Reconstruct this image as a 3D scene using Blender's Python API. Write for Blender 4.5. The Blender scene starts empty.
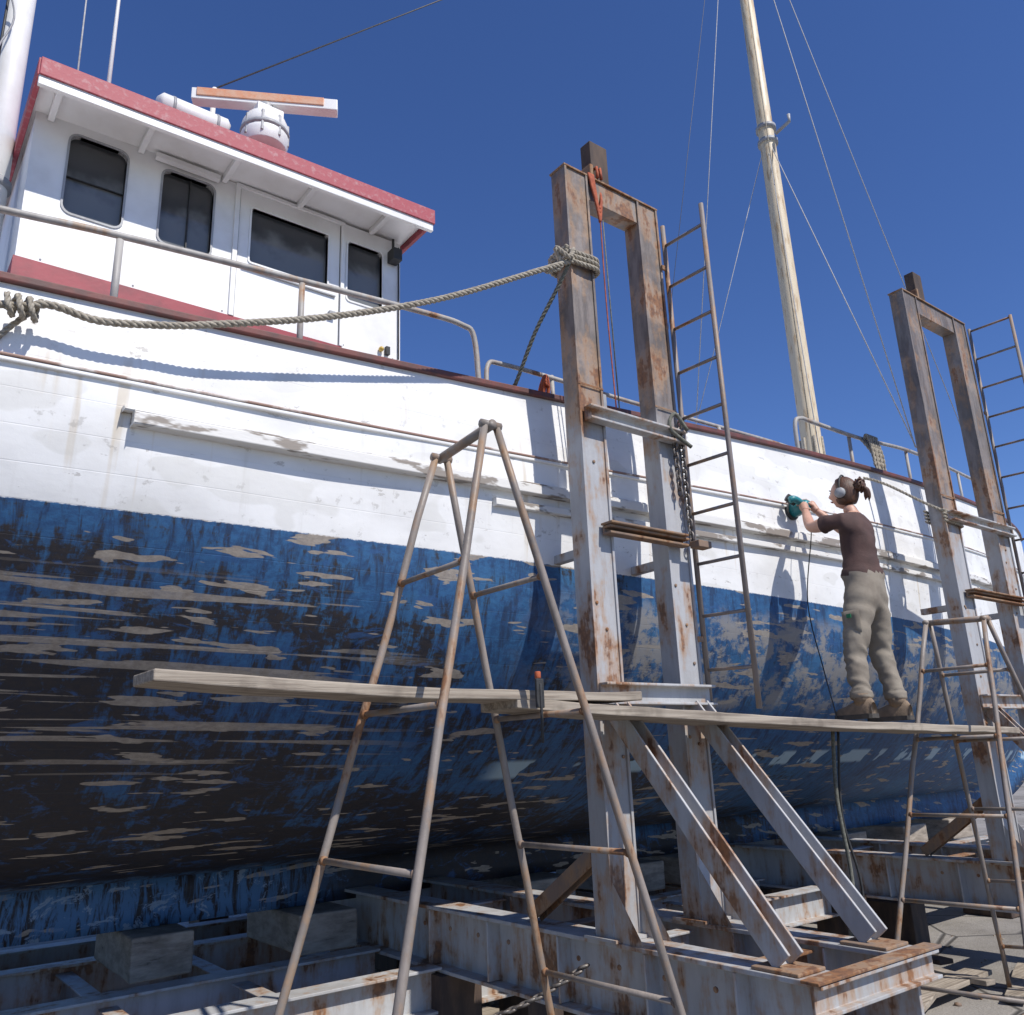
import bpy, math, random
from mathutils import Vector, Matrix, noise
random.seed(7)
V=Vector
sc=bpy.context.scene
COL=bpy.context.collection

# ---------------------------------------------------------------- materials
class NT:
    def __init__(s,name):
        s.m=bpy.data.materials.new(name); s.m.use_nodes=True
        s.t=s.m.node_tree; s.n=s.t.nodes; s.l=s.t.links
        s.b=s.n['Principled BSDF']
    def node(s,ty,**kw):
        nd=s.n.new(ty)
        for k,v in kw.items(): setattr(nd,k,v)
        return nd
    def put(s,sock,v):
        if isinstance(v,bpy.types.NodeSocket): s.l.new(v,sock)
        else: sock.default_value=v
    def coord(s,kind='Object',scale=(1,1,1)):
        tc=s.node('ShaderNodeTexCoord'); mp=s.node('ShaderNodeMapping')
        s.l.new(tc.outputs[kind],mp.inputs[0]); mp.inputs['Scale'].default_value=scale
        return mp.outputs[0]
    def noise(s,vec,scale=5,detail=4,rough=.55,dist=0):
        nd=s.node('ShaderNodeTexNoise'); s.l.new(vec,nd.inputs['Vector'])
        nd.inputs['Scale'].default_value=scale; nd.inputs['Detail'].default_value=detail
        nd.inputs['Roughness'].default_value=rough; nd.inputs['Distortion'].default_value=dist
        return nd.outputs['Fac']
    def ramp(s,v,a,b):
        nd=s.node('ShaderNodeMapRange',interpolation_type='SMOOTHSTEP'); s.l.new(v,nd.inputs[0])
        nd.inputs[1].default_value=a; nd.inputs[2].default_value=b
        return nd.outputs[0]
    def math(s,op,a,b=0.0,c=None):
        nd=s.node('ShaderNodeMath',operation=op); s.put(nd.inputs[0],a); s.put(nd.inputs[1],b)
        if c is not None: s.put(nd.inputs[2],c)
        return nd.outputs[0]
    def mul(s,*a):
        r=a[0]
        for x in a[1:]: r=s.math('MULTIPLY',r,x)
        return r
    def mix(s,f,a,b):
        nd=s.node('ShaderNodeMix',data_type='RGBA'); s.put(nd.inputs[0],f)
        for i,c in ((6,a),(7,b)):
            if isinstance(c,tuple): nd.inputs[i].default_value=(*c,1)
            else: s.l.new(c,nd.inputs[i])
        return nd.outputs[2]
    def bump(s,h,dist=.01,st=.5):
        nd=s.node('ShaderNodeBump'); nd.inputs['Distance'].default_value=dist; nd.inputs['Strength'].default_value=st
        s.l.new(h,nd.inputs['Height']); s.l.new(nd.outputs[0],s.b.inputs['Normal'])
    def fin(s,col,rough=.6,metal=0.0):
        s.put(s.b.inputs['Base Color'],(*col,1) if isinstance(col,tuple) else col)
        s.put(s.b.inputs['Roughness'],rough); s.put(s.b.inputs['Metallic'],metal)
        return s.m

def simple(name,a,b,scale=8,rough=.6,lo=.35,hi=.65,bump=.003,metal=0,stretch=(1,1,1)):
    t=NT(name); c=t.coord(scale=stretch); n=t.noise(c,scale,4,.6)
    col=t.mix(t.ramp(n,lo,hi),a,b)
    if bump:
        n2=t.noise(c,scale*7,2,.6)
        t.bump(t.math('ADD',n,t.math('MULTIPLY',n2,.4)),bump,.6)
    return t.fin(col,rough,metal)

def timber(name,a,b,along=(.12,5,5),rough=.85,bd=.006):
    """timber with long grain streaks and checks"""
    t=NT(name); c=t.coord(scale=along); g=t.noise(c,9,5,.7); c2=t.coord(); bl=t.noise(c2,3.2,4,.65)
    col=t.mix(t.ramp(g,.36,.64),a,b)
    col=t.mix(t.mul(t.ramp(g,.62,.70),.8),col,tuple(x*.35 for x in b))
    col=t.mix(t.mul(t.ramp(bl,.50,.66),.55),col,(.13,.105,.08))
    t.bump(g,bd,.8)
    return t.fin(col,rough)

def painted(name,base,base2,rust=.62,dark=None,zsplit=None,rough=.55,rc1=(.27,.12,.045),rc2=(.12,.055,.03)):
    """weathered painted steel with rust blotches and vertical run-off"""
    t=NT(name); c=t.coord(); cs=t.coord(scale=(1,1,.22))
    n=t.noise(c,3.0,5,.65); n1=t.noise(cs,13,4,.65); n2=t.noise(c,34,3,.6)
    col=t.mix(t.ramp(n1,.32,.72),base,base2)
    if dark:
        tc=t.node('ShaderNodeTexCoord'); sp=t.node('ShaderNodeSeparateXYZ'); t.l.new(tc.outputs['Object'],sp.inputs[0])
        zz=t.math('ADD',sp.outputs[2],t.math('MULTIPLY',n,.9))
        dk=t.mix(t.ramp(n1,.35,.62),dark,tuple(x*.5 for x in dark))
        dk=t.mix(t.mul(t.ramp(n,.5,.60),.55),dk,(.31,.285,.265))
        col=t.mix(t.ramp(zz,zsplit,zsplit+.5),col,dk)
    grime=t.noise(c,1.1,3,.6)
    col=t.mix(t.mul(t.ramp(grime,.45,.65),.28),col,(.21,.19,.165))
    comb=t.math('ADD',t.math('MULTIPLY',n,.6),t.math('MULTIPLY',n1,.4))
    rc=t.mix(t.ramp(n2,.3,.7),rc1,rc2)
    col=t.mix(t.math('MULTIPLY',t.ramp(comb,rust-.10,rust),.6),col,(.37,.215,.105))
    col=t.mix(t.math('MULTIPLY',t.ramp(comb,rust-.02,rust+.03),.9),col,rc)
    t.bump(t.math('ADD',n2,n),.003,.5)
    return t.fin(col,rough)

def hull_mat():
    t=NT('hull_paint')
    tc=t.node('ShaderNodeTexCoord'); uv=tc.outputs['UV']
    sp=t.node('ShaderNodeSeparateXYZ'); t.l.new(uv,sp.inputs[0]); u,v=sp.outputs[0],sp.outputs[1]
    def sc_(x,y,ox=0,oy=0,rot=0):
        mp=t.node('ShaderNodeMapping'); t.l.new(uv,mp.inputs[0]); mp.inputs['Scale'].default_value=(x,y,1)
        mp.inputs['Location'].default_value=(ox,oy,0); mp.inputs['Rotation'].default_value=(0,0,rot); return mp.outputs[0]
    inv=lambda x:t.math('SUBTRACT',1.0,x)
    # ---- white topsides
    big=t.noise(sc_(1,1.6),1.6,4,.6); fine=t.noise(sc_(1,1),30,4,.65)
    streak=t.noise(sc_(9,.7),1.6,4,.6)
    w=t.mix(t.ramp(big,.38,.70),(.80,.80,.79),(.68,.675,.66))
    w=t.mix(t.mul(t.ramp(streak,.57,.74),.24),w,(.47,.44,.39))
    rs=t.noise(sc_(13,.8,3,1),1.0,3,.5); rs2=t.noise(sc_(1,1,8,3),1.3,2,.5)
    w=t.mix(t.mul(t.ramp(rs,.58,.72),t.ramp(rs2,.52,.60),.5),w,(.50,.39,.23))
    chips=t.noise(sc_(1.3,3.2,5,2),3.4,5,.7)
    w=t.mix(t.mul(t.ramp(chips,.64,.66),.7),w,(.42,.40,.375))
    patch=t.noise(sc_(1.1,2.2,15,2),1.9,2,.4)
    w=t.mix(t.mul(t.ramp(patch,.575,.60),.36),w,(.58,.57,.53))
    spots=t.noise(sc_(1,1,9,9),13,4,.72)
    w=t.mix(t.mul(t.ramp(spots,.59,.68),t.ramp(big,.40,.54),.42),w,(.30,.28,.25))
    # ---- blue bottom
    nb=t.noise(sc_(1,1.6,2,5),1.3,5,.68,.5); nf=t.noise(sc_(3,5,1,1),6.5,5,.75); nv=t.noise(sc_(7,1.6,4,4,.5),2.4,5,.72,.6)
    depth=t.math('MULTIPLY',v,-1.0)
    dk=t.math('ADD',t.math('MULTIPLY',depth,.19),t.math('MULTIPLY',u,-.075))  # darker aft: shade mixed into the colour along with the dark antifoul
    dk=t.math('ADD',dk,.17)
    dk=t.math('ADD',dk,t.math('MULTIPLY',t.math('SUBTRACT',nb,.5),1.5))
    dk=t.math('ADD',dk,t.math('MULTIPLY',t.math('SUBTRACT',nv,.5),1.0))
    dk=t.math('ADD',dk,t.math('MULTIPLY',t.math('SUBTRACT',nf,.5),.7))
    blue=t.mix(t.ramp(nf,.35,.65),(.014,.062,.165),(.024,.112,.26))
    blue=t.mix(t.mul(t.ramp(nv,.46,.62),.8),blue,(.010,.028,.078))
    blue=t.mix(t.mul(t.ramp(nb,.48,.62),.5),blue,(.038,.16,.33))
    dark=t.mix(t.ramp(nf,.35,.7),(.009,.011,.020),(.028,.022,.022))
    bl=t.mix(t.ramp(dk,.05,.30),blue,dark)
    rub=t.noise(sc_(1.6,2.6,7,3,-.6),3.0,6,.78,.8)
    bl=t.mix(t.mul(t.ramp(rub,.54,.63),.7),bl,(.020,.080,.22))
    bl=t.mix(t.mul(t.ramp(rub,.69,.73),.6),bl,(.08,.18,.32))
    # scraped beige filler patches
    beige=t.mix(t.ramp(nf,.3,.7),(.35,.305,.25),(.22,.185,.155))
    p1=t.noise(sc_(1.25,7.2,3,8,.02),1.9,3.2,.55,.18); reg=t.noise(sc_(.8,1.1,6,1),1.2,2,.5)
    shallow=inv(t.ramp(depth,.3,1.0))
    s1=t.math('ADD',t.math('ADD',p1,t.math('MULTIPLY',reg,.34)),t.math('MULTIPLY',shallow,.026))
    s1=t.math('ADD',s1,t.math('MULTIPLY',t.math('SUBTRACT',nf,.5),.035))
    bl=t.mix(t.mul(t.ramp(s1,.788,.800),.93),bl,beige)
    p2=t.noise(sc_(.42,13,2,2,.035),1.5,2.5,.5,.15)
    zone=t.mul(inv(t.ramp(u,1.7,2.6)),t.ramp(depth,.20,.35),inv(t.ramp(depth,1.1,1.5)))
    bl=t.mix(t.mul(t.ramp(t.math('ADD',p2,t.math('MULTIPLY',nf,.06)),.605,.625),zone,.85),bl,beige)
    # sanded primer area forward
    zf=t.mul(t.ramp(u,2.7,3.8),t.ramp(depth,.08,.25),inv(t.ramp(depth,.74,.95)))
    pr=t.noise(sc_(2.0,2.6,1,7),2.0,6,.74)
    bl=t.mix(t.mul(t.ramp(pr,.46,.56),zf,.8),bl,(.27,.255,.235))
    zg=t.mul(t.ramp(depth,1.24,1.28),inv(t.ramp(depth,1.40,1.45)),t.ramp(u,3.0,3.2))
    pg=t.noise(sc_(1.6,1.0,3.4,3),1.7,3,.6)
    bl=t.mix(t.mul(t.ramp(pg,.52,.54),zg,.85),bl,(.36,.50,.60))
    # garboards aft: brighter blue, light on them painted into the bottom colour
    zk=t.mul(t.ramp(t.math('ADD',depth,t.math('MULTIPLY',nb,.5)),2.75,2.95),inv(t.ramp(u,2.2,3.2)))
    bl=t.mix(t.mul(zk,t.ramp(nv,.40,.54),.85),bl,(.06,.17,.35))
    bl=t.mix(t.mul(zk,t.ramp(rub,.56,.6),.7),bl,(.25,.33,.42))
    edge=t.math('ADD',v,t.math('MULTIPLY',t.math('SUBTRACT',fine,.5),.02))
    isw=t.ramp(edge,-.003,.003)
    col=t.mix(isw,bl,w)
    fr=t.math('FRACT',t.math('ADD',t.math('DIVIDE',v,.145),50.0)); d=t.math('ABSOLUTE',t.math('SUBTRACT',fr,.5))
    seam=t.ramp(d,.478,.497)
    col=t.mix(t.mul(seam,t.ramp(big,.4,.62),.10),col,(.12,.11,.10))
    hgt=t.math('ADD',t.math('MULTIPLY',seam,-.18),t.math('ADD',t.math('MULTIPLY',fine,.22),t.math('MULTIPLY',big,1.8)))
    hgt=t.math('ADD',hgt,t.mul(nf,.35,inv(t.math('MULTIPLY',isw,.7))))
    t.bump(hgt,.006,.5)
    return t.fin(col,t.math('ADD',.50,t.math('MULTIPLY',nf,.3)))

M={}
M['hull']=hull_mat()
M['white']=simple('white_paint',(.80,.80,.785),(.69,.68,.65),3,.42,.4,.75,.002)
M['whitedirty']=simple('chipped_white_paint',(.70,.685,.65),(.27,.235,.20),7,.6,.51,.58,.004,stretch=(.45,1.5,1.5))
M['red']=simple('red_paint',(.30,.035,.05),(.20,.03,.04),6,.5,.4,.7,.002)
M['redfade']=simple('faded_red_trim',(.36,.06,.08),(.41,.18,.19),26,.6,.50,.72,.002)
M['brown']=simple('brown_cap',(.17,.05,.042),(.10,.045,.04),9,.6)
M['moulding']=simple('faded_moulding',(.30,.19,.15),(.62,.58,.54),5,.6,.46,.60,.001)
def glass():
    t=NT('window_glass'); c=t.coord(scale=(1,1,1)); n=t.noise(c,4,3,.6); 
    tc=t.node('ShaderNodeTexCoord'); sp=t.node('ShaderNodeSeparateXYZ'); t.l.new(tc.outputs['Object'],sp.inputs[0])
    z=t.math('ADD',sp.outputs[2],t.math('MULTIPLY',n,.45))
    col=t.mix(t.ramp(z,5.08,5.24),(.17,.175,.17),(.05,.053,.056))  # paler lower panes: reflection painted into the glass colour
    return t.fin(col,.08)
M['glass']=glass()
M['rubber']=simple('black_rubber',(.02,.02,.02),(.035,.035,.035),20,.6)
M['rail']=painted('galvanised_rail',(.40,.385,.36),(.28,.26,.24),.62)
M['col']=painted('weathered_column_steel',(.41,.412,.42),(.34,.342,.35),.575,(.22,.185,.165),3.6)
M['steel']=painted('grey_cradle_paint',(.45,.452,.455),(.36,.363,.365),.57)
M['rust']=painted('rusty_steel',(.22,.15,.11),(.15,.11,.085),.52,rough=.8)
M['pipe']=painted('old_pipe_steel',(.27,.23,.20),(.17,.145,.125),.585,rough=.5)
M['ladder']=painted('ladder_steel',(.24,.205,.19),(.16,.135,.12),.59)
M['wood']=timber('grey_timber',(.40,.345,.275),(.225,.185,.145))
M['block']=timber('block_timber',(.35,.30,.245),(.22,.185,.15),(.5,.8,2.2),bd=.003)
M['dkwood']=simple('dark_timber',(.10,.065,.045),(.05,.035,.03),10,.8,stretch=(1,1,.3))
M['mast']=simple('cream_mast_paint',(.64,.54,.38),(.44,.31,.17),8,.5,.50,.66,.002,stretch=(3,3,.4))
M['rope']=simple('natural_rope',(.40,.36,.29),(.24,.21,.165),60,.9)
M['ropeg']=simple('grey_green_rope',(.17,.17,.14),(.10,.10,.08),60,.9)
M['orange']=simple('orange_strap',(.42,.10,.04),(.28,.06,.025),30,.8)
M['orangep']=simple('orange_scanner_paint',(.62,.27,.14),(.60,.36,.24),14,.5)
M['wire']=simple('rigging_wire',(.10,.10,.11),(.07,.07,.07),40,.5)
M['wirew']=simple('pale_rigging_line',(.42,.42,.43),(.30,.30,.30),40,.6)
M['chain']=simple('steel_chain',(.22,.2,.18),(.10,.08,.07),30,.5,metal=.5)
M['grey']=simple('grey_plastic',(.35,.36,.37),(.28,.28,.29),10,.5)
M['yellow']=simple('yellow_lens',(.6,.4,.08),(.5,.33,.06),10,.3)
def ground_mat():
    t=NT('concrete_ground'); c=t.coord()
    a=t.noise(c,.45,5,.65); b=t.noise(c,6,5,.7); g=t.noise(c,60,2,.6)
    col=t.mix(t.ramp(a,.35,.65),(.29,.27,.245),(.18,.165,.145))
    col=t.mix(t.math('MULTIPLY',t.ramp(b,.55,.7),.6),col,(.11,.10,.09))
    col=t.mix(t.math('MULTIPLY',t.ramp(g,.6,.75),.5),col,(.40,.38,.35))
    vo=t.node('ShaderNodeTexVoronoi',feature='DISTANCE_TO_EDGE'); t.l.new(c,vo.inputs['Vector']); vo.inputs['Scale'].default_value=.55
    cr=t.ramp(vo.outputs['Distance'],.0,.012)
    col=t.mix(cr,(.07,.065,.06),col)
    t.bump(t.math('ADD',t.math('ADD',b,t.math('MULTIPLY',g,.5)),cr),.02,.7)
    return t.fin(col,.9)
M['ground']=ground_mat()

# ---------------------------------------------------------------- mesh builder
class MB:
    def __init__(s): s.v=[];s.f=[];s.m=[];s.mats=[];s.sm=[]
    def mi(s,k):
        if k not in s.mats: s.mats.append(k)
        return s.mats.index(k)
    def add(s,vs,fs,mat,smooth=False):
        o=len(s.v); s.v+= [tuple(x) for x in vs]; i=s.mi(mat)
        for f in fs: s.f.append(tuple(k+o for k in f)); s.m.append(i); s.sm.append(smooth)
    def box(s,a,b,mat):
        x0,y0,z0=a;x1,y1,z1=b
        s.add([(x0,y0,z0),(x1,y0,z0),(x1,y1,z0),(x0,y1,z0),(x0,y0,z1),(x1,y0,z1),(x1,y1,z1),(x0,y1,z1)],
              [(0,3,2,1),(4,5,6,7),(0,1,5,4),(1,2,6,5),(2,3,7,6),(3,0,4,7)],mat)
    def prof(s,p,q,pts,mat,up=V((0,0,1))):
        p=V(p);q=V(q);d=(q-p).normalized()
        if abs(d.dot(up))>.98: up=V((0,1,0))
        r=d.cross(up).normalized(); u=r.cross(d).normalized(); n=len(pts)
        vs=[c+r*a+u*b for c in (p,q) for a,b in pts]
        fs=[(i,(i+1)%n,(i+1)%n+n,i+n) for i in range(n)]+[tuple(range(n-1,-1,-1)),tuple(range(n,2*n))]
        s.add(vs,fs,mat)
    def beam(s,p,q,w,h,mat,up=V((0,0,1))):
        s.prof(p,q,[(-w/2,-h/2),(w/2,-h/2),(w/2,h/2),(-w/2,h/2)],mat,up)
    def ibeam(s,p,q,w,h,mat,t=.016,up=V((0,0,1))):
        a=w/2;b=h/2;k=t/2
        s.prof(p,q,[(-a,-b),(a,-b),(a,-b+t),(k,-b+t),(k,b-t),(a,b-t),(a,b),(-a,b),(-a,b-t),(-k,b-t),(-k,-b+t),(-a,-b+t)],mat,up)
    def chan(s,p,q,w,h,mat,t=.014,up=V((0,0,1))):
        a=w/2;b=h/2
        s.prof(p,q,[(-a,-b),(a,-b),(a,-b+t),(-a+t,-b+t),(-a+t,b-t),(a,b-t),(a,b),(-a,b)],mat,up)
    def tube(s,pts,r,mat,seg=8,closed=False,cap=True):
        pts=[V(p) for p in pts]; n=len(pts); rs=r if isinstance(r,(list,tuple)) else [r]*n
        vs=[];nrm=None
        for i,p in enumerate(pts):
            if closed: d=(pts[(i+1)%n]-pts[i-1]).normalized()
            else: d=(pts[min(i+1,n-1)]-pts[max(i-1,0)]).normalized()
            if nrm is None:
                nrm=d.cross(V((0,0,1)));
                if nrm.length<.05: nrm=d.cross(V((1,0,0)))
            nrm=(nrm-d*nrm.dot(d)).normalized(); b=d.cross(nrm)
            for k in range(seg):
                a=2*math.pi*k/seg; vs.append(p+(nrm*math.cos(a)+b*math.sin(a))*rs[i])
        fs=[]
        for i in range(n if closed else n-1):
            j=(i+1)%n
            for k in range(seg):
                l=(k+1)%seg; fs.append((i*seg+k,i*seg+l,j*seg+l,j*seg+k))
        if cap and not closed: fs+= [tuple(range(seg-1,-1,-1)),tuple(range((n-1)*seg,n*seg))]
        s.add(vs,fs,mat,True)
    def ell(s,c,r,mat,seg=16,rings=10,rot=None):
        c=V(c);vs=[];fs=[]
        for i in range(rings+1):
            th=math.pi*i/rings
            for k in range(seg):
                ph=2*math.pi*k/seg
                v=V((r[0]*math.sin(th)*math.cos(ph),r[1]*math.sin(th)*math.sin(ph),r[2]*math.cos(th)))
                if rot: v=rot@v
                vs.append(c+v)
        for i in range(rings):
            for k in range(seg):
                l=(k+1)%seg; fs.append((i*seg+k,(i+1)*seg+k,(i+1)*seg+l,i*seg+l))
        s.add(vs,fs,mat,True)
    def obj(s,name,parent=None,bevel=0):
        me=bpy.data.meshes.new(name); me.from_pydata(s.v,[],s.f)
        for k in s.mats: me.materials.append(M[k])
        me.polygons.foreach_set('material_index',s.m); me.polygons.foreach_set('use_smooth',s.sm)
        me.update()
        ob=bpy.data.objects.new(name,me); COL.objects.link(ob)
        if parent: ob.parent=parent
        if bevel:
            b=ob.modifiers.new('bev','BEVEL'); b.width=bevel; b.segments=2; b.limit_method='ANGLE'; b.angle_limit=math.radians(50)
        return ob
def empty(name):
    e=bpy.data.objects.new(name,None); COL.objects.link(e); e.empty_display_size=.1; return e
def catmull(pts,n=8):
    P=[V(p) for p in pts]; P=[P[0]*2-P[1]]+P+[P[-1]*2-P[-2]]; out=[]
    for i in range(1,len(P)-2):
        for k in range(n):
            t=k/n; a,b,c,d=P[i-1:i+3]
            out.append(.5*((2*b)+(c-a)*t+(2*a-5*b+4*c-d)*t*t+(3*b-a-3*c+d)*t**3))
    out.append(P[-2]); return out
def rope(mb,pts,r,mat,pitch=.09,strands=3):
    L=[0]
    for i in range(1,len(pts)): L.append(L[-1]+(pts[i]-pts[i-1]).length)
    tot=L[-1]; N=max(int(tot/(pitch/9)),8); samp=[];j=0
    for i in range(N+1):
        s=tot*i/N
        while j<len(L)-2 and L[j+1]<s: j+=1
        f=(s-L[j])/max(L[j+1]-L[j],1e-6); samp.append((pts[j].lerp(pts[j+1],f),(pts[j+1]-pts[j]).normalized(),s))
    for k in range(strands):
        out=[];nr=None
        for p,d,s in samp:
            if nr is None:
                nr=d.cross(V((0,0,1)));
                if nr.length<.05: nr=d.cross(V((1,0,0)))
            nr=(nr-d*nr.dot(d)).normalized(); b=d.cross(nr); a=s/pitch*2*math.pi+k*2*math.pi/strands
            out.append(p+(nr*math.cos(a)+b*math.sin(a))*r*.5)
        mb.tube(out,r*.58,mat,6)

# ---------------------------------------------------------------- hull
YC=6.0
def sm(a,b,x):
    t=min(max((x-a)/(b-a),0),1); return t*t*(3-2*t)
def Bt(X):
    if X<0: return 2.4-.05*X*X
    if X<4: return 2.4
    return max(2.4-.0168*(X-4)**2,.035)
def zs(X): return 3.50+.05*X+.0024*X*X
def zl(X): return 3.18+.022*X+.0025*X*X
def zst(X): return 3.01+.01*X+.0018*X*X
def section(X):
    B=Bt(X); aft=1-sm(-.6,3.2,X); bow=sm(7,15.5,X)
    fl=.0032*max(X-6,0)**2
    Bw=max(B-fl,.03); zt=zs(X); z1=2.62+.33*aft
    zb=.98+ (max(X-12,0)**2)*.13 + (max(-X-1.6,0)**2)*.6; zb=min(zb,z1-.3)
    zk=.70+ (max(X-12.6,0)**2)*.15 + (max(-X-2.0,0)**2)*1.0; zk=min(zk,zb-.02)
    n=1.95-.72*aft-.55*bow; m=1.75; out=[]
    for i in range(11):
        t=i/10; z=zt+(z1-zt)*t; b=B+(Bw-B)*t+.035*math.sin(math.pi*t)*min(1,B)
        out.append((max(b,.03),z))
    kb=min(.09,Bw*.9)
    for i in range(1,27):
        t=i/26; u=math.sin(t*math.pi/2)**.9; z=z1+(zb-z1)*u
        b=kb+(Bw-kb)*max(1-u**n,0)**(1/m); out.append((b,z))
    for i in range(1,4): out.append((kb,zb+(zk-zb)*i/3))
    return out
Xs=[-3+i*(18.9/125) for i in range(126)]
def yat(X,z):
    s=section(X)
    for (b0,z0),(b1,z1) in zip(s,s[1:]):
        if z1<=z<=z0: return b0+(b1-b0)*((z0-z)/max(z0-z1,1e-6))
    return s[0][0]
boat=empty('fishing_boat')
def build_hull():
    vs=[];uvs=[];fs=[];secs=[section(x) for x in Xs]; n=len(secs[0])
    for side in (-1,1):
        o=len(vs)
        for x,s in zip(Xs,secs):
            L=[0]
            for a,b in zip(s,s[1:]): L.append(L[-1]+math.hypot(a[0]-b[0],a[1]-b[1]))
            w=0
            for i in range(n-1):
                if s[i][1]>=2.65>=s[i+1][1]: w=L[i]+(L[i+1]-L[i])*(s[i][1]-2.65)/(s[i][1]-s[i+1][1])
            for j,((b,z),l) in enumerate(zip(s,L)):
                wob=noise.noise(V((x*.9,z*1.4,side)))*.012 if j>0 else 0
                vs.append((x,YC+side*max(b+wob,.02),z)); uvs.append((x+(40 if side>0 else 0),w-l))
        for i in range(len(Xs)-1):
            for j in range(n-1):
                a=o+i*n+j; q=(a,a+1,a+n+1,a+n); fs.append(q if side<0 else q[::-1])
    off=len(Xs)*n
    for i in range(len(Xs)-1): fs.append((i*n+n-1,off+i*n+n-1,off+(i+1)*n+n-1,(i+1)*n+n-1))
    e=(len(Xs)-1)*n
    for j in range(n-1):
        fs.append((j,off+j,off+j+1,j+1)); fs.append((e+j,e+j+1,off+e+j+1,off+e+j))
    me=bpy.data.meshes.new('hull'); me.from_pydata(vs,[],fs)
    ul=me.uv_layers.new(name='UVMap')
    for lp in me.loops: ul.data[lp.index].uv=uvs[lp.vertex_index]
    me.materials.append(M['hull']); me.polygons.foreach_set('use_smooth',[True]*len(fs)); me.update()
    ob=bpy.data.objects.new('hull',me); COL.objects.link(ob); ob.parent=boat
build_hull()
mb=MB(); vs=[];fs=[]
for x in Xs:
    b=max(Bt(x)-.06,.01); z=zs(x)
    vs+=[(x,YC-b,z-.003),(x,YC-b,z-.35),(x,YC+b,z-.35),(x,YC+b,z-.003)]
for i in range(len(Xs)-1):
    for j in range(3): fs.append((4*i+j,4*i+4+j,4*i+5+j,4*i+1+j))
mb.add(vs,fs,'white'); mb.obj('deck',boat)
def sweep(mb,zf,x0,x1,dout,din,h,mat,side=-1,n=90,zoff=0):
    vs=[];fs=[]
    for i in range(n+1):
        x=x0+(x1-x0)*i/n; z=zf(x)+zoff; b=yat(x,min(z,zs(x)))
        for bb,zz in ((b+dout,z+h/2),(b+dout,z-h/2),(b-din,z-h/2),(b-din,z+h/2)): vs.append((x,YC+side*bb,zz))
    for i in range(n):
        for j in range(4):
            k=(j+1)%4; fs.append((4*i+j,4*i+k,4*i+4+k,4*i+4+j))
    fs+= [(0,1,2,3),(4*n+3,4*n+2,4*n+1,4*n)]
    mb.add(vs,fs,mat)
mb=MB()
for s in (-1,1):
    sweep(mb,zs,-3,15.6,.03,.13,.035,'brown',s,zoff=.018)
mb.obj('cap_rail',boat,.006)
mb=MB()
for s in (-1,1):
    sweep(mb,zl,-3,15.2,.022,.03,.013,'moulding',s)
    sweep(mb,lambda x:zl(x)-.016,-3,15.2,.017,.03,.018,'white',s)
    sweep(mb,zst,.78,14.3,.062,.03,.055,'whitedirty',s)
    sweep(mb,lambda x:zst(x)+.034,.74,14.3,.05,.03,.012,'whitedirty',s)
sweep(mb,lambda x:zst(x)-.10,2.65,9.5,.04,.03,.04,'whitedirty',-1)
mb.obj('rubbing_strake',boat,.005)
# ---------------------------------------------------------------- wheelhouse
def rrect(x0,x1,z0,z1,r,n=5):
    pts=[]
    for cx,cz,a0 in ((x1-r,z1-r,0),(x0+r,z1-r,90),(x0+r,z0+r,180),(x1-r,z0+r,270)):
        for i in range(n+1):
            a=math.radians(a0+90*i/n); pts.append((cx+r*math.cos(a),cz+r*math.sin(a)))
    return pts
WX0,WX1,WY0,WY1=.38,2.76,4.75,7.25
mb=MB(); mb.box((WX0,WY0,4.30),(WX1,WY1,5.262),'white'); wall=mb.obj('wheelhouse_wall',boat)
wins=[(.57,.88,4.66,5.18,.05),(1.09,1.40,4.66,5.17,.045),(1.65,2.19,4.72,5.12,.015),(2.34,2.61,4.67,5.13,.025)]
cut=MB()
for x0,x1,z0,z1,r in wins:
    for yy in (WY0-.05,WY1-.035):
        P=rrect(x0,x1,z0,z1,r); n=len(P)
        vs=[(a,yy,b) for a,b in P]+[(a,yy+.085,b) for a,b in P]
        cut.add(vs,[tuple(range(n)),tuple(range(2*n-1,n-1,-1))]+[(i,i+n,(i+1)%n+n,(i+1)%n) for i in range(n)],'white')
for y0,y1 in ((4.95,5.5),(5.75,6.25),(6.5,7.05)):
    cut.box((WX1-.035,y0,4.68),(WX1+.05,y1,5.14),'white')
cobj=cut.obj('cutter'); 
bo=wall.modifiers.new('b','BOOLEAN'); bo.object=cobj; bo.operation='DIFFERENCE'; bo.solver='EXACT'
bpy.context.view_layer.update()
dg=bpy.context.evaluated_depsgraph_get(); nm=bpy.data.meshes.new_from_object(wall.evaluated_get(dg))
wall.modifiers.clear(); wall.data=nm; bpy.data.objects.remove(cobj)
mb=MB(); fr=MB()
for x0,x1,z0,z1,r in wins:
    for s,yy in ((-1,WY0),(1,WY1)):
        yg=yy-s*.030
        P=rrect(x0-.002,x1+.002,z0-.002,z1+.002,r); mb.add([(a,yg,b) for a,b in P],[tuple(range(len(P)))[::(1 if s<0 else -1)]],'glass')
        Pi=rrect(x0,x1,z0,z1,r);Po=rrect(x0-.012,x1+.012,z0-.012,z1+.012,r+.01);n=len(Pi)
        y1=yy+s*.007
        vs=[(a,y1,b) for a,b in Pi]+[(a,y1,b) for a,b in Po]+[(a,yy-s*.004,b) for a,b in Po]+[(a,yg,b) for a,b in Pi]
        f=[]
        for i in range(n):
            j=(i+1)%n; f+=[(i,j,j+n,i+n),(i+n,j+n,j+2*n,i+2*n),(j,i,i+3*n,j+3*n)]
        fr.add(vs,f,'white' if x0>1.5 else 'grey')
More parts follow.
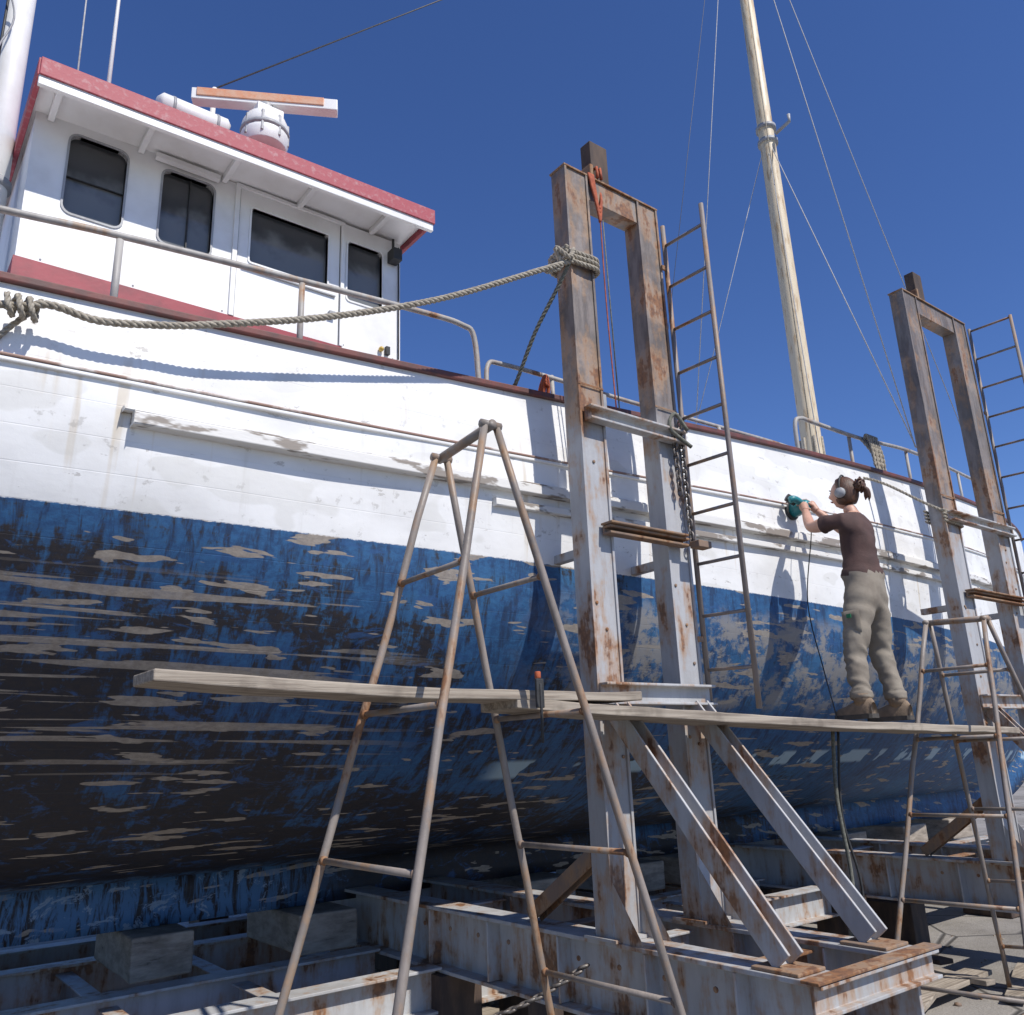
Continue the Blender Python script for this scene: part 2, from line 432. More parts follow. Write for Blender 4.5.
mb.box((1.255,WY0+.012,4.66),(1.262,WY0+.028,5.17),'rubber'); mb.box((.57,WY0+.012,4.90),(.88,WY0+.028,4.905),'rubber')
for y0,y1 in ((4.95,5.5),(5.75,6.25),(6.5,7.05)):
    mb.add([(WX1-.03,y0,4.68),(WX1-.03,y1,4.68),(WX1-.03,y1,5.14),(WX1-.03,y0,5.14)],[(0,1,2,3)],'glass')
mb.obj('window_glass',boat); fr.obj('window_frame',boat)
mb=MB()
mb.box((WX0-.01,WY0-.012,3.15),(2.30,WY1+.012,4.298),'red'); mb.box((2.302,WY0-.005,3.15),(WX1,WY1+.005,4.297),'white')
mb.box((-2.2,WY0+.1,3.15),(WX0-.012,WY1-.1,4.05),'white')
for a,b in (((1.535,4.3),(1.565,5.235)),((2.285,4.3),(2.31,5.235)),):
    mb.box((a[0],WY0-.018,a[1]),(b[0],WY0-.001,b[1]),'white')
mb.box((1.535,WY0-.020,5.236),(2.31,WY0-.001,5.258),'white')
mb.box((1.60,WY0-.015,4.655),(2.25,WY0-.001,4.665),'grey')
mb.box((1.567,WY0-.003,4.3),(1.572,WY0-.001,5.23),'rubber'); mb.box((2.279,WY0-.003,4.3),(2.283,WY0-.001,5.23),'rubber')
mb.box((1.03,WY0-.05,5.205),(1.42,WY0-.012,5.24),'white')
mb.box((2.65,WY0-.10,5.06),(2.72,WY0-.01,5.15),'rubber'); mb.tube([(2.685,WY0-.03,5.14),(2.685,WY0-.03,5.26)],.01,'rubber')
mb.ell((2.60,WY0-.02,4.36),(.018,.022,.018),'yellow'); mb.box((2.635,WY0-.03,4.33),(2.665,WY0-.002,4.39),'rubber')
mb.box((2.20,WY0-.035,4.50),(2.245,WY0-.002,4.53),'grey')
for x in (.5,.98,1.5,2.32,2.7): mb.tube([(x,WY0-.004,4.32),(x,WY0+.0,4.32)],.006,'grey',6)
mb.tube([(2.74,WY0-.012,4.32),(2.74,WY0-.012,5.22)],.006,'rubber',6)
mb.obj('wheelhouse_trim',boat,.004)
mb=MB()
def rz(x): return .02*(x-.34)
x0,x1,y0,y1=.36,2.80,4.42,7.6
def rbox(x0,x1,y0,y1,za,zb_,mat):
    mb.add([(x0,y0,za+rz(x0)),(x1,y0,za+rz(x1)),(x1,y1,za+rz(x1)),(x0,y1,za+rz(x0)),(x0,y0,zb_+rz(x0)),(x1,y0,zb_+rz(x1)),(x1,y1,zb_+rz(x1)),(x0,y1,zb_+rz(x0))],
      [(0,3,2,1),(4,5,6,7),(0,1,5,4),(1,2,6,5),(2,3,7,6),(3,0,4,7)],mat)
rbox(x0,x1,y0,y1,5.245,5.30,'white')
rbox(x0-.02,x1+.02,y0-.03,y0-.001,5.145,5.275,'white')
rbox(x0-.02,x1+.02,y1+.001,y1+.03,5.145,5.275,'white')
rbox(x0-.02,x1+.03,y0-.042,y0-.0305,5.20,5.312,'redfade')
rbox(x1+.001,x1+.03,y0-.03,y1+.03,5.20,5.311,'red'); rbox(x0-.03,x0-.001,y0-.03,y1+.03,5.20,5.311,'redfade')
rbox(x0-.025,x1+.025,y0-.029,y1+.02,5.301,5.309,'redfade')
for xx in (.44,.93,1.44,1.95,2.5): rbox(xx,xx+.035,y0,WY0-.004,5.205,5.244,'white')
mb.obj('wheelhouse_roof',boat,.004)
mb=MB()
c=(1.87,5.2)
mb.tube([(*c,5.3),(*c,5.99)],.07,'grey',14)
mb.tube([(*c,z) for z in (5.97,5.98,6.06,6.09)],[.10,.16,.175,.17],'white',24)
mb.tube([(*c,z) for z in (6.09,6.10,6.12,6.125)],[.165,.18,.18,.165],'grey',24)
mb.tube([(*c,z) for z in (6.125,6.17,6.23,6.27,6.285)],[.172,.17,.145,.10,.05],'white',24)
for k in range(8):
    a=k*math.pi/4+.3; mb.beam((c[0]+.165*math.cos(a),c[1]+.165*math.sin(a),6.02),(c[0]+.16*math.cos(a),c[1]+.16*math.sin(a),6.2),.02,.025,'grey')
mb.box((1.77,5.1,6.20),(1.97,5.3,6.30),'white'); mb.tube([(*c,6.28),(*c,6.37)],.06,'grey',14)
mb.beam((1.40,5.45,6.40),(2.33,4.95,6.40),.09,.095,'white'); mb.beam((1.41,5.39,6.412),(2.22,4.955,6.412),.012,.07,'orangep')
mb.beam((1.41,5.445,6.449),(2.2,5.02,6.449),.07,.010,'orangep')
mb.obj('radar_scanner',boat,.008)
mb=MB(); mb.tube([(1.12,5.22,6.01),(1.14,5.22,6.015),(1.58,5.22,6.015),(1.60,5.22,6.01)],[.06,.09,.09,.06],'white',16)
for xx in (1.2,1.5): mb.beam((xx,5.22,5.3),(xx,5.22,5.95),.05,.05,'white'); mb.tube([(xx,5.22,6.015),(xx+.02,5.22,6.015)],.094,'grey',16)
mb.obj('life_raft_canister',boat)
mb=MB(); mb.tube([(.80,5.2,5.3),(.80,5.2,8.2)],[.016,.007],'white'); mb.tube([(.62,5.2,5.3),(.60,5.2,7.2)],[.007,.004],'wirew')
mb.tube([(1.55,5.5,5.3),(1.57,5.5,6.6)],.02,'white')
mb.obj('antenna',boat)
mb=MB(); mb.tube([(.25,5.2,3.4),(.25,5.2,8.5)],[.085,.075],'white',20); mb.tube([(.17,5.12,4.0),(.18,5.12,7.5)],.008,'rubber')
mb.tube(catmull([(.20,5.10,7.0),(.15,5.05,6.4),(.22,5.08,6.1),(.16,5.08,5.8),(.2,5.1,5.5)],6),.006,'grey',6)
mb.tube([(.25,5.2,4.95),(.25,5.2,5.0)],.10,'grey',20)
mb.obj('exhaust_stack',boat)
mb=MB()
for L,r in (([(8.93,4.2,4.72),(9.85,6,16.6)],.0075),([(8.95,4.2,4.72),(9.85,6,10.5)],.0075),([(9.0,7.9,4.6),(9.85,6,10.5)],.006),
    ([(6.6,3.95,4.0),(9.85,6,10.3)],.005),([(15.4,6,4.9),(9.85,6,16.8)],.008)):
    mb.tube(L,r,'wirew',5)
mb.tube([(1.57,5.5,6.6),(5,5.7,10.3),(9.85,6,16)],.007,'wire',5)
mb.tube([(7.2,6,4.0),(9.75,5.9,16.3)],.006,'wirew',5); mb.tube([(6.9,6.4,4.0),(9.75,6,16.3)],.004,'wire',5)
mb.obj('standing_rigging',boat)
mb=MB(); mb.tube([(9.86,6,3.6),(9.86,6,5.4),(9.85,6,10.5),(9.84,6,17)],[.14,.135,.115,.08],'mast',20)
for z in (4.95,5.15,10.35,10.6): mb.tube([(9.86,6,z),(9.86,6,z+.06)],.15,'grey',20)
for k in range(6):
    a=k; mb.tube([(9.86+.15*math.cos(a),6+.15*math.sin(a),4.6),(9.86+.14*math.cos(a),6+.14*math.sin(a),5.6)],.018,'rope')
for k in range(5): mb.tube(catmull([(9.72,5.88-.02*k,5.3-.1*k),(9.68,5.82,5.0-.05*k),(9.73,5.86,4.7),(9.78,5.84,5.0)],4),.02,'rope',6)
mb.tube([(9.70,5.9,5.0),(9.74,5.9,16)],.008,'rope',5)
mb.tube([(9.86,5.85,10.45),(9.86,5.6,10.5),(9.86,5.6,10.62)],.025,'grey')
mb.obj('mast',boat)
mb=MB()
def railz(x): return 3.90+.085*x-.0005*x*x if x<2.6 else 4.1
for s in (-1,1):
    Y=lambda y:YC+s*(YC-y)
    P=[(-2.6,Y(3.95),3.72),(-1,Y(3.8),3.84),(.22,Y(3.75),3.93),(.68,Y(3.75),3.98),(1.58,Y(3.75),4.05),(2.35,Y(3.75),4.10),(2.60,Y(3.75),4.10),(2.69,Y(3.75),4.04),(2.72,Y(3.75),3.68)]
    mb.tube(catmull(P,5),.017,'rail',8)
    for x in (-2,-.6,.7,1.59): mb.tube([(x,Y(3.76),zs(x)-.02),(x,Y(3.75),railz(x))],.017,'rail')
    mb.tube(catmull([(2.75,Y(3.72),3.68),(2.78,Y(3.74),3.88),(2.9,Y(3.75),3.92),(3.36,Y(3.75),3.93),(4.0,Y(3.75),3.93),(5.13,Y(3.78),3.97),(6.0,Y(3.85),4.02),(6.45,Y(3.9),4.0)],5),.015,'rail')
    for x in (3.3,4.2,4.95,5.9): mb.tube([(x,Y(3.75),zs(x)-.02),(x,Y(3.76),3.95)],.014,'rail')
    mb.tube(catmull([(6.35,Y(4.0),3.9),(6.35,Y(4.0),4.35),(6.45,Y(4.0),4.44),(6.65,Y(4.02),4.46),(7.6,Y(4.1),4.52),(9.0,Y(4.3),4.72),(11,Y(4.7),4.95),(13,Y(5.2),5.2),(15.2,Y(6),5.45)],5),.02,'rail')
    for x,y,z in ((7.4,4.1,4.5),(8.9,4.3,4.7),(11,4.7,4.95),(13,5.2,5.2)): mb.tube([(x,Y(y),zs(x)-.1),(x,Y(y),z)],.018,'rail')
mb.obj('guard_rail',boat)

# ---------------------------------------------------------------- steel portals
def portal(name,xa,xb,w,top,base=.77):
    e=empty(name); mb=MB()
    ya,yb=3.2,3.32
    for x in (xa,xb):
        mb.box((x,ya,base),(x+w,yb,top),'col')
        mb.box((x-.03,ya-.05,base),(x+w+.03,yb+.05,base+.014),'steel')
        for s_ in (x-.004,x+w-.012): mb.box((s_,ya-.010,base+.015),(s_+.016,ya-.0005,top-.001),'col')
        mb.box((x-.007,ya-.013,3.60),(x+w+.007,ya-.0108,3.612),'rust')
    mb.box((xa+.004+w,ya+.003,top-.16),(xb-.006,yb-.003,top-.003),'col')
    mb.box((xa-.008,ya-.012,top),(xb+w+.008,yb+.008,top+.012),'rust')
    mb.obj('column',e,.006)
    mb=MB()
    sx=xa+w*1.42
    mb.box((sx,ya+.02,top+.013),(sx+.15,yb-.01,top+.32),'dkwood')
    mb.box((sx-.03,ya+.0,top+.013),(sx-.002,yb-.02,top+.12),'rust'); mb.obj('timber_stub',e,.006)
    mb=MB()
    for z,h,m,i0 in ((3.42,.085,'steel',.02),(2.76,.05,'rust',.10),(1.90,.11,'steel',.0)):
        mb.chan((xa+i0,ya-.045,z),(xb+w+.03-i0,ya-.045,z),.064,h,m)
    mb.box((xa+.09,ya-.10,2.787),(xb+.08,ya-.012,2.80),'rust')
    mb.box((xb+.1,ya-.15,2.72),(xb+w+.03,ya-.08,2.76),'rust')
    for x in (xa+w/2,xb+w/2):
        mb.beam((x+.03,yb,2.68),(x+.03,3.60,2.68),.05,.05,'steel')
    mb.box((xa+w+.01,ya+.02,3.50),(xa+w+.06,ya+.08,3.60),'grey')
    for k in range(12):
        x=(xa,xb)[k%2]+.03+(w-.06)*random.random(); z=1.5+random.random()*2; mb.tube([(x,ya-.008,z),(x,ya+.0,z)],.010,'rust')
    mb.obj('cross_bracket',e,.004)
    mb=MB()
    for x in (xa+w/2,xb+w/2):
        mb.chan((x,ya-.03,1.84),(x,2.30,base+.03),.10,.10,'steel',up=V((1,0,0)))
        mb.box((x-.09,2.2,base),(x+.09,2.42,base+.014),'rust')
        for s in (-1,1): mb.add([(x+s*w*.5,ya-.001,base),(x+s*w*.5,ya-.2,base),(x+s*w*.5,ya-.001,base+.28)],[(0,1,2)],'steel')
    mb.chan((xa+w/2,yb+.02,1.15),(xa+w/2,3.9,base+.03),.08,.08,'rust',up=V((1,0,0)))
    mb.obj('diagonal_brace',e,.004)
    mb=MB()
    for x in (xa+w/2,xb+w/2):
        mb.ibeam((x,2.13,base-.175),(x,9.9,base-.175),.2,.348,'steel',.02)
        for yy in (2.5,3.0,3.6,4.2,4.8):
            mb.box((x-.095,yy,base-.325),(x+.095,yy+.012,base-.025),'steel')
    mb.chan((xa-.03,2.11,base-.06),(xb+w+.03,2.11,base-.06),.05,.11,'steel')
    mb.box((xa-.05,2.08,base-.002),(xb+w+.05,2.16,base+.01),'rust')
    for k,yy in enumerate((2.6,3.3,3.9,4.9)): mb.ibeam((xa+w,yy,base-.12),(xb,yy,base-.12),.09,.16,'steel' if k%2 else 'rust',.012)
    mb.box((xa-.05,2.10,base-.345),(xa+.12,2.26,base-.6),'rust'); mb.box((xb,2.10,base-.345),(xb+w,2.26,base-.9),'steel')
    for x in (xa,xb):
        for yy in (2.4,4.6,8.8): mb.box((x-.05,yy,-.15),(x+w+.05,yy+.3,base-.352),'dkwood')
    for k in range(9): mb.tube([(xa-.015,2.6+.28*k,base-.10),(xa-.007,2.6+.28*k,base-.10)],.013,'rust')
    mb.obj('base_beam',e,.003)
    return e
portal('steel_cradle_frame',3.0,3.62,.18,5.05)
portal('steel_cradle_frame',7.08,8.02,.24,5.56,.72)
e=empty('cradle_longitudinal_beams'); mb=MB()
for Y in (4.72,5.45,6.55,7.3):
    for a,b in ((-4,2.98),(3.2,3.58),(3.84,7.0),(8.4,13)):
        mb.ibeam((a,Y,.34),(b,Y,.34),.16,.24,'steel',.016)
x=-3.7
while x<12:
    if not(2.7<x<4.1 or 6.8<x<8.5):
        mb.ibeam((x,4.80,.33),(x,5.37,.33),.1,.18,'steel',.012); mb.ibeam((x,5.53,.33),(x,6.47,.33),.1,.18,'steel',.012)
    x+=.72
mb.obj('beam',e,.003)
mb=MB()
for x in [-3.5+1.9*i for i in range(9)]: 
    for y in (4.5,6.0,7.1): mb.box((x,y,-.15),(x+.25,y+.5,.215),'dkwood')
mb.obj('packing',e,.01)
for i,(x,w) in enumerate([(-1.2,.5),(.1,.35),(1.50,.36),(2.50,.40),(4.35,.5),(5.5,.45),(6.2,.35),(8.7,.5),(9.9,.5),(11,.5)]):
    mb=MB(); y0=5.60+random.uniform(-.05,.05); tw=random.uniform(-.06,.06); q=6; fs=[]
    P=[]
    for a in range(q+1):
        for (cx,cz) in ((0,.463),(w,.463),(w,.697),(0,.697)):
            yy=y0+.9*a/q; P.append((x+cx+tw*(yy-y0)+noise.noise(V((cx*3+i,yy*4,cz*9)))*.014,yy+(random.uniform(-.02,.02) if a in(0,q) else 0),cz-(.012*abs(noise.noise(V((x,yy*5,cx)))) if cz>.6 else 0)))
    for a in range(q):
        for j in range(4):
            k=(j+1)%4; fs.append((4*a+k,4*a+j,4*a+4+j,4*a+4+k))
    fs+=[(0,1,2,3),(4*q+3,4*q+2,4*q+1,4*q)]
    mb.add(P,fs,'block')
    mb.obj('keel_block',None,.014)

def ladder(name,x,yn,yf,z0,z1,lean=0):
    mb=MB()
    for y,zb,zt in ((yn,z0,z1),(yf,z0+.06,z1+.02)):
        mb.tube([(x,y,zb),(x+lean,y,zt)],.0155,'ladder',8)
    z=z0+.22
    while z<z1-.02:
        mb.tube([(x,yn,z),(x,yf,z+.012)],.0105,'ladder',6); z+=.305
    for z in (2.2,3.4,4.6): mb.box((x-.05,yf-.010,z),(x+.01,yf+.004,z+.03),'rust')
    mb.obj(name)
ladder('steel_ladder',3.84,2.86,3.185,1.81,4.92)
ladder('steel_ladder',8.32,2.80,3.185,1.60,5.5)

def trestle(name,tn,tf,legs,rungz,zg=-.15):
    mb=MB(); tn=V(tn);tf=V(tf)
    bots={k:V(v) for k,v in legs.items()}
    tops={'a':tf+V((-.03,0,0)),'b':tn+V((-.03,0,0)),'c':tn+V((.03,0,0)),'d':tf+V((.03,0,0))}
    for k in 'abcd':
        P=[tops[k].lerp(bots[k],i/10)+V((noise.noise(V((i*.6,ord(k),1)))*.008,noise.noise(V((i*.6,ord(k),5)))*.008,0)) for i in range(11)]
        mb.tube(P,.0165,'pipe',10)
        mb.tube([bots[k],bots[k]+V((0,0,-.012))],.028,'rust',10)
    mb.tube([tn+V((0,-.02,.0)),tf+V((0,.02,.0))],.022,'pipe',10)
    for q in (tn,tf): mb.tube([q+V((-.05,0,0)),q+V((.05,0,0))],.020,'pipe',8)
    def at(k,z):
        a,b=tops[k],bots[k]; t=(a.z-z)/(a.z-b.z); return a.lerp(b,t)
    for z in rungz:
        for p_,q_,dz in (('a','b',0),('d','c',-.02)):
            A,B=at(p_,z+dz),at(q_,z+dz); mb.tube([A,B],.0125,'pipe',8)
            for E,dd in ((A,(B-A).normalized()),(B,(A-B).normalized())): mb.tube([E+dd*.010,E+dd*.026],[.021,.014],'rust',8)
    mb.obj(name)
trestle('trestle_ladder',(2.01,2.7,2.965),(2.02,3.1,2.94),dict(a=(1.13,3.27,-.138),b=(1.15,2.35,-.138),c=(2.84,2.38,-.138),d=(2.79,3.26,-.138)),(2.34,1.795,1.26,.73,.2))
trestle('trestle_ladder',(6.31,2.70,2.43),(6.33,3.12,2.46),dict(a=(5.2,3.25,-.138),b=(5.35,2.45,-.138),c=(7.3,2.45,-.138),d=(6.95,3.3,-.138)),(2.1,1.63,1.15,.65,.2))
def plank(name,p,q,w,t,mat='wood',n=24):
    p=V(p);q=V(q);mb=MB();vs=[];fs=[];d=(q-p).normalized();sd=V((-d.y,d.x,0)).normalized()
    for i in range(n+1):
        f=i/n;c=p.lerp(q,f);c.z-=.02*math.sin(math.pi*f)*min(1,(q-p).length/2)
        ww=w*(1-.06*(i in(0,n)))
        for a,b in ((0,0),(ww,0),(ww,t),(0,t)):
            vs.append(c+sd*(a+noise.noise(c*3+V((a,b,0)))*.008)+V((0,0,b+noise.noise(c*4+V((a,b*9,3)))*.008)))
    for i in range(n):
        for j in range(4):
            k=(j+1)%4; fs.append((4*i+j,4*i+4+j,4*i+4+k,4*i+k))
    fs+=[(0,1,2,3),(4*n+3,4*n+2,4*n+1,4*n)]
    mb.add(vs,fs,mat); return mb.obj(name,None,.005)
plank('scaffold_plank',(.75,2.80,1.872),(2.95,2.84,1.842),.24,.040)
plank('scaffold_plank',(2.20,2.83,1.800),(6.85,2.84,1.648),.28,.045)
mb=MB(); mb.box((2.27,2.785,1.80),(2.31,2.80,1.92),'rubber'); mb.tube([(2.29,2.80,1.92),(2.29,2.80,1.95)],.013,'orange'); mb.tube([(2.29,2.785,1.66),(2.29,2.785,1.9)],.006,'rubber'); mb.obj('plank_clamp',None,.004)

# ---------------------------------------------------------------- ropes
mb=MB()
P=[(-.6,3.56,3.62),(-.1,3.50,3.42),(.25,3.49,3.36),(.42,3.47,3.40),(.60,3.47,3.385),(.85,3.45,3.43),(1.075,3.42,3.49),(1.58,3.38,3.665),(2.157,3.30,3.91),(2.75,3.18,4.226),(3.0,3.16,4.37)]
rope(mb,catmull(P,10),.0165,'rope')
for dz in (0,.035,.065):
    rr=[(2.98,3.175,4.37+dz),(3.20,3.175,4.375+dz),(3.205,3.345,4.39+dz),(2.975,3.345,4.38+dz),(2.97,3.18,4.40+dz)]
    rope(mb,catmull(rr,5),.0155,'rope')
rope(mb,catmull([(3.0,3.16,4.44),(2.93,3.13,4.35),(2.86,3.16,4.40),(2.9,3.17,4.30),(2.8,3.19,4.24)],6),.016,'rope')
for x in (.27,.31,.35): rope(mb,catmull([(x,3.46,3.40),(x+.01,3.45,3.34),(x+.03,3.50,3.33),(x+.03,3.51,3.39),(x+.04,3.47,3.41)],4),.012,'rope')
rope(mb,catmull([(.36,3.49,3.36),(.30,3.55,3.30),(.24,3.56,3.22),(.16,3.56,3.2)],5),.012,'rope')
mb.obj('mooring_rope')
mb=MB(); rope(mb,catmull([(2.97,3.15,4.37),(2.93,3.25,4.2),(2.88,3.4,3.98),(2.86,3.55,3.75),(2.86,3.6,3.7)],8),.012,'ropeg'); mb.obj('tie_rope')
mb=MB(); 
for k in range(4): mb.tube(catmull([(3.19+k*.012,3.185,5.07),(3.22+k*.01,3.18,4.92-.04*k),(3.26,3.182,4.84-.03*k),(3.30,3.2,4.95),(3.31,3.25,5.07)],5),.009,'orange')
for k in range(2): mb.tube([(3.27+.03*k,3.185,5.07),(3.27+.03*k,3.19,5.15),(3.27+.03*k,3.26,5.15)],.010,'orange')
mb.tube(catmull([(3.26,3.18,4.85),(3.245,3.17,4.2),(3.25,3.16,3.5)],6),.004,'orange'); mb.tube([(3.27,3.17,4.75),(3.275,3.16,3.5)],.004,'ropeg'); mb.obj('lifting_strap')
mb=MB()
for k in range(4): mb.tube(catmull([(3.16+.012*k,3.74,3.74),(3.17+.012*k,3.71,3.84+.01*k),(3.20,3.70,3.90-.02*k),(3.225,3.71,3.83),(3.23,3.74,3.74)],5),.012,'orange')
mb.obj('orange_line_bundle')
def chain(mb,a,b,n,sag=0,r=.006,l=.035):
    a=V(a);b=V(b)
    for i in range(n):
        f=(i+.5)/n;c=a.lerp(b,f);c.z-=sag*4*f*(1-f);d=(b-a).normalized()
        s=V((1,0,0)) if i%2 else V((0,1,0)); s=(s-d*s.dot(d)).normalized()
        L=(b-a).length/n*.75
        mb.tube([c+d*L*math.cos(t)+s*L*.55*math.sin(t) for t in [k*math.pi/5 for k in range(10)]],r,'chain',5,True)
mb=MB()
chain(mb,(3.78,3.16,3.52),(3.78,3.15,2.75),20); chain(mb,(3.72,3.16,3.45),(3.72,3.15,3.05),11)
mb.tube(catmull([(3.78,3.1,3.45),(3.7,3.12,3.55),(3.66,3.13,3.45),(3.8,3.1,3.35)],5),.012,'ropeg')
mb.obj('hanging_chain')
mb=MB(); chain(mb,(2.35,3.9,.40),(2.96,3.35,.66),26,.07,.008); mb.obj('slack_chain')
mb=MB()
for k in range(9):
    x=7.60+.022*k;z0=4.50; dd=.30+.04*((k*7)%4); sw=.03*math.sin(k*2.1)
    rope(mb,catmull([(x,4.06,z0),(x+.01,4.03,z0+.04),(x+.02+sw,4.0,z0-.15),(x+sw,3.99,z0-dd),(x+.03+sw,4.02,z0-.15),(x,4.1,z0+.02)],5),.011,'rope',.1,2)
mb.obj('coiled_line')
mb=MB()
for k in range(4): rope(mb,catmull([(7.06,3.19,3.38+.03*k),(7.34,3.18,3.36+.03*k),(7.36,3.34,3.38+.03*k),(7.05,3.34,3.4+.03*k)],4),.012,'rope')
rope(mb,catmull([(7.1,3.18,3.45),(6.98,3.3,3.55),(6.9,3.6,3.8),(6.85,3.9,3.95)],6),.012,'rope'); mb.obj('column_lashing')
mb=MB(); mb.tube(catmull([(4.86,3.1,1.7),(4.84,3.12,1.3),(4.88,3.12,.9),(4.84,3.1,.55),(4.95,3.1,.3),(5.0,3.2,.0)],6),.012,'ropeg'); 
mb.tube(catmull([(4.92,3.1,1.7),(4.9,3.14,1.2),(4.94,3.1,.8),(4.88,3.12,.4)],6),.008,'rubber')
mb.tube([(4.88+.05*math.cos(k*.5),3.12+.03*math.sin(k*.7),.62+.14*math.sin(k*.5)) for k in range(26)],.010,'ropeg',6); mb.obj('power_cable')

# ---------------------------------------------------------------- ground & clutter
mb=MB()
gx=[-400,-100,-30,-12]+[-8+i*.5 for i in range(49)]+[22,40,110,400]; gy=[-400,-90,-25,-8]+[-4+i*.5 for i in range(41)]+[24,45,110,400]
vs=[];fs=[]
for x in gx:
    for y in gy:
        h=noise.noise(V((x*.8,y*.8,0)))*.012 if (-9<x<17 and -5<y<17) else 0
        vs.append((x,y,-.155+h))
ny=len(gy)
for i in range(len(gx)-1):
    for j in range(ny-1): fs.append((i*ny+j,(i+1)*ny+j,(i+1)*ny+j+1,i*ny+j+1))
mb.add(vs,fs,'ground'); mb.obj('ground')
for i in range(18):
    x=random.uniform(3.9,7.4);y=random.uniform(2.6,6.0)
    a=random.uniform(-.5,.5)+(math.pi/2 if random.random()<.4 else 0);L=random.uniform(.3,1.5)
    plank('timber_offcut',(x,y,-.13+random.random()*.02+.03*(i%3)),(x+L*math.cos(a),y+L*math.sin(a),-.13+.03*(i%3)),random.uniform(.06,.2),.035,random.choice(['wood','block','dkwood']),4)
mb=MB()
for i in range(420):
    x=random.uniform(2.5,9);y=random.uniform(1.8,7);r=random.uniform(.006,.03)
    mb.ell((x,y,-.15),(r,r*random.uniform(.6,1.2),r*.6),random.choice(['block','rust','wood']),5,3)
mb.obj('gravel_debris')

# ---------------------------------------------------------------- worker
def T(name,a,b,scale,rough=.85,bump=.006,stretch=(1,1,1)): M[name]=simple(name,a,b,scale,rough,.3,.7,bump,stretch=stretch)
T('shirt',(.085,.045,.038),(.055,.03,.027),9); T('trousers',(.27,.235,.185),(.19,.16,.125),7,.85,.004); T('boot',(.24,.17,.11),(.15,.11,.075),16)
T('skin',(.55,.32,.23),(.48,.27,.19),12,.5,.001); T('hair',(.13,.06,.032),(.06,.028,.016),60,.5,.006,(1,1,.15)); T('sole',(.05,.045,.04),(.08,.07,.06),20)
T('teal',(.02,.22,.24),(.015,.15,.17),10,.4,0); T('green',(.02,.2,.08),(.02,.15,.06),10,.6,0)
W=empty('worker')
def skinmesh(name,nodes,edges,rad,root,sub=2):
    me=bpy.data.meshes.new(name); keys=list(nodes); idx={k:i for i,k in enumerate(keys)}
    me.from_pydata([nodes[k] for k in keys],[(idx[a],idx[b]) for a,b in edges],[])
    ob=bpy.data.objects.new(name,me); COL.objects.link(ob)
    md=ob.modifiers.new('s','SKIN'); md.use_smooth_shade=True; md.branch_smoothing=.4
    sv=me.skin_vertices[0].data
    for k in keys:
        r=rad[k]; r=r if isinstance(r,tuple) else (r,r); sv[idx[k]].radius=r; sv[idx[k]].use_root=(k==root)
    ss=ob.modifiers.new('ss','SUBSURF'); ss.levels=sub; ss.render_levels=sub
    bpy.context.view_layer.update()
    dg=bpy.context.evaluated_depsgraph_get(); nm=bpy.data.meshes.new_from_object(ob.evaluated_get(dg))
    bpy.data.objects.remove(ob); return nm
nodes=dict(
 pel=(5.30,3.00,2.61), wai=(5.325,3.01,2.78), che=(5.36,3.03,2.95), uch=(5.385,3.05,3.07), nek=(5.40,3.065,3.16), nk2=(5.405,3.08,3.23),
 shL=(5.235,3.06,3.085), uaL=(5.225,3.16,3.085), elL=(5.23,3.285,3.085), faL=(5.31,3.35,3.18), wrL=(5.405,3.42,3.275),
 shR=(5.54,3.07,3.09), uaR=(5.58,3.16,3.09), elR=(5.635,3.27,3.11), faR=(5.60,3.35,3.20), wrR=(5.555,3.425,3.30),
 hiL=(5.22,2.995,2.52), thL=(5.165,3.005,2.36), knL=(5.11,3.02,2.18), caL=(5.07,3.00,2.02), anL=(5.035,2.975,1.88), heL=(5.03,2.965,1.80),
 hiR=(5.395,2.995,2.52), thR=(5.425,3.02,2.36), knR=(5.445,3.035,2.18), caR=(5.44,2.995,2.02), anR=(5.425,2.965,1.88), heR=(5.425,2.955,1.80))
edges=[('pel','wai'),('wai','che'),('che','uch'),('uch','nek'),('nek','nk2'),('uch','shL'),('shL','uaL'),('uaL','elL'),('elL','faL'),('faL','wrL'),
 ('uch','shR'),('shR','uaR'),('uaR','elR'),('elR','faR'),('faR','wrR'),('pel','hiL'),('hiL','thL'),('thL','knL'),('knL','caL'),('caL','anL'),('anL','heL'),
 ('pel','hiR'),('hiR','thR'),('thR','knR'),('knR','caR'),('caR','anR'),('anR','heR')]
rad=dict(pel=(.148,.118),wai=(.122,.098),che=(.142,.108),uch=(.122,.092),nek=.056,nk2=.05,shL=.068,uaL=.058,elL=.042,faL=.037,wrL=.026,
 shR=.068,uaR=.058,elR=.042,faR=.037,wrR=.026,hiL=.112,thL=.094,knL=.074,caL=.068,anL=.060,heL=.045,hiR=.112,thR=.094,knR=.074,caR=.068,anR=.060,heR=.045)
bm_=skinmesh('body',nodes,edges,rad,'pel',3)
for k in ('trousers','shirt','skin','boot'): bm_.materials.append(M[k])
for p in bm_.polygons:
    c=p.center; p.use_smooth=True
    if c.z<1.885: i=3
    elif c.y>3.19: i=2
    elif c.z>3.155: i=2
    elif c.z>2.70: i=1
    else: i=0
    p.material_index=i
nrm=[v.normal.copy() for v in bm_.vertices]
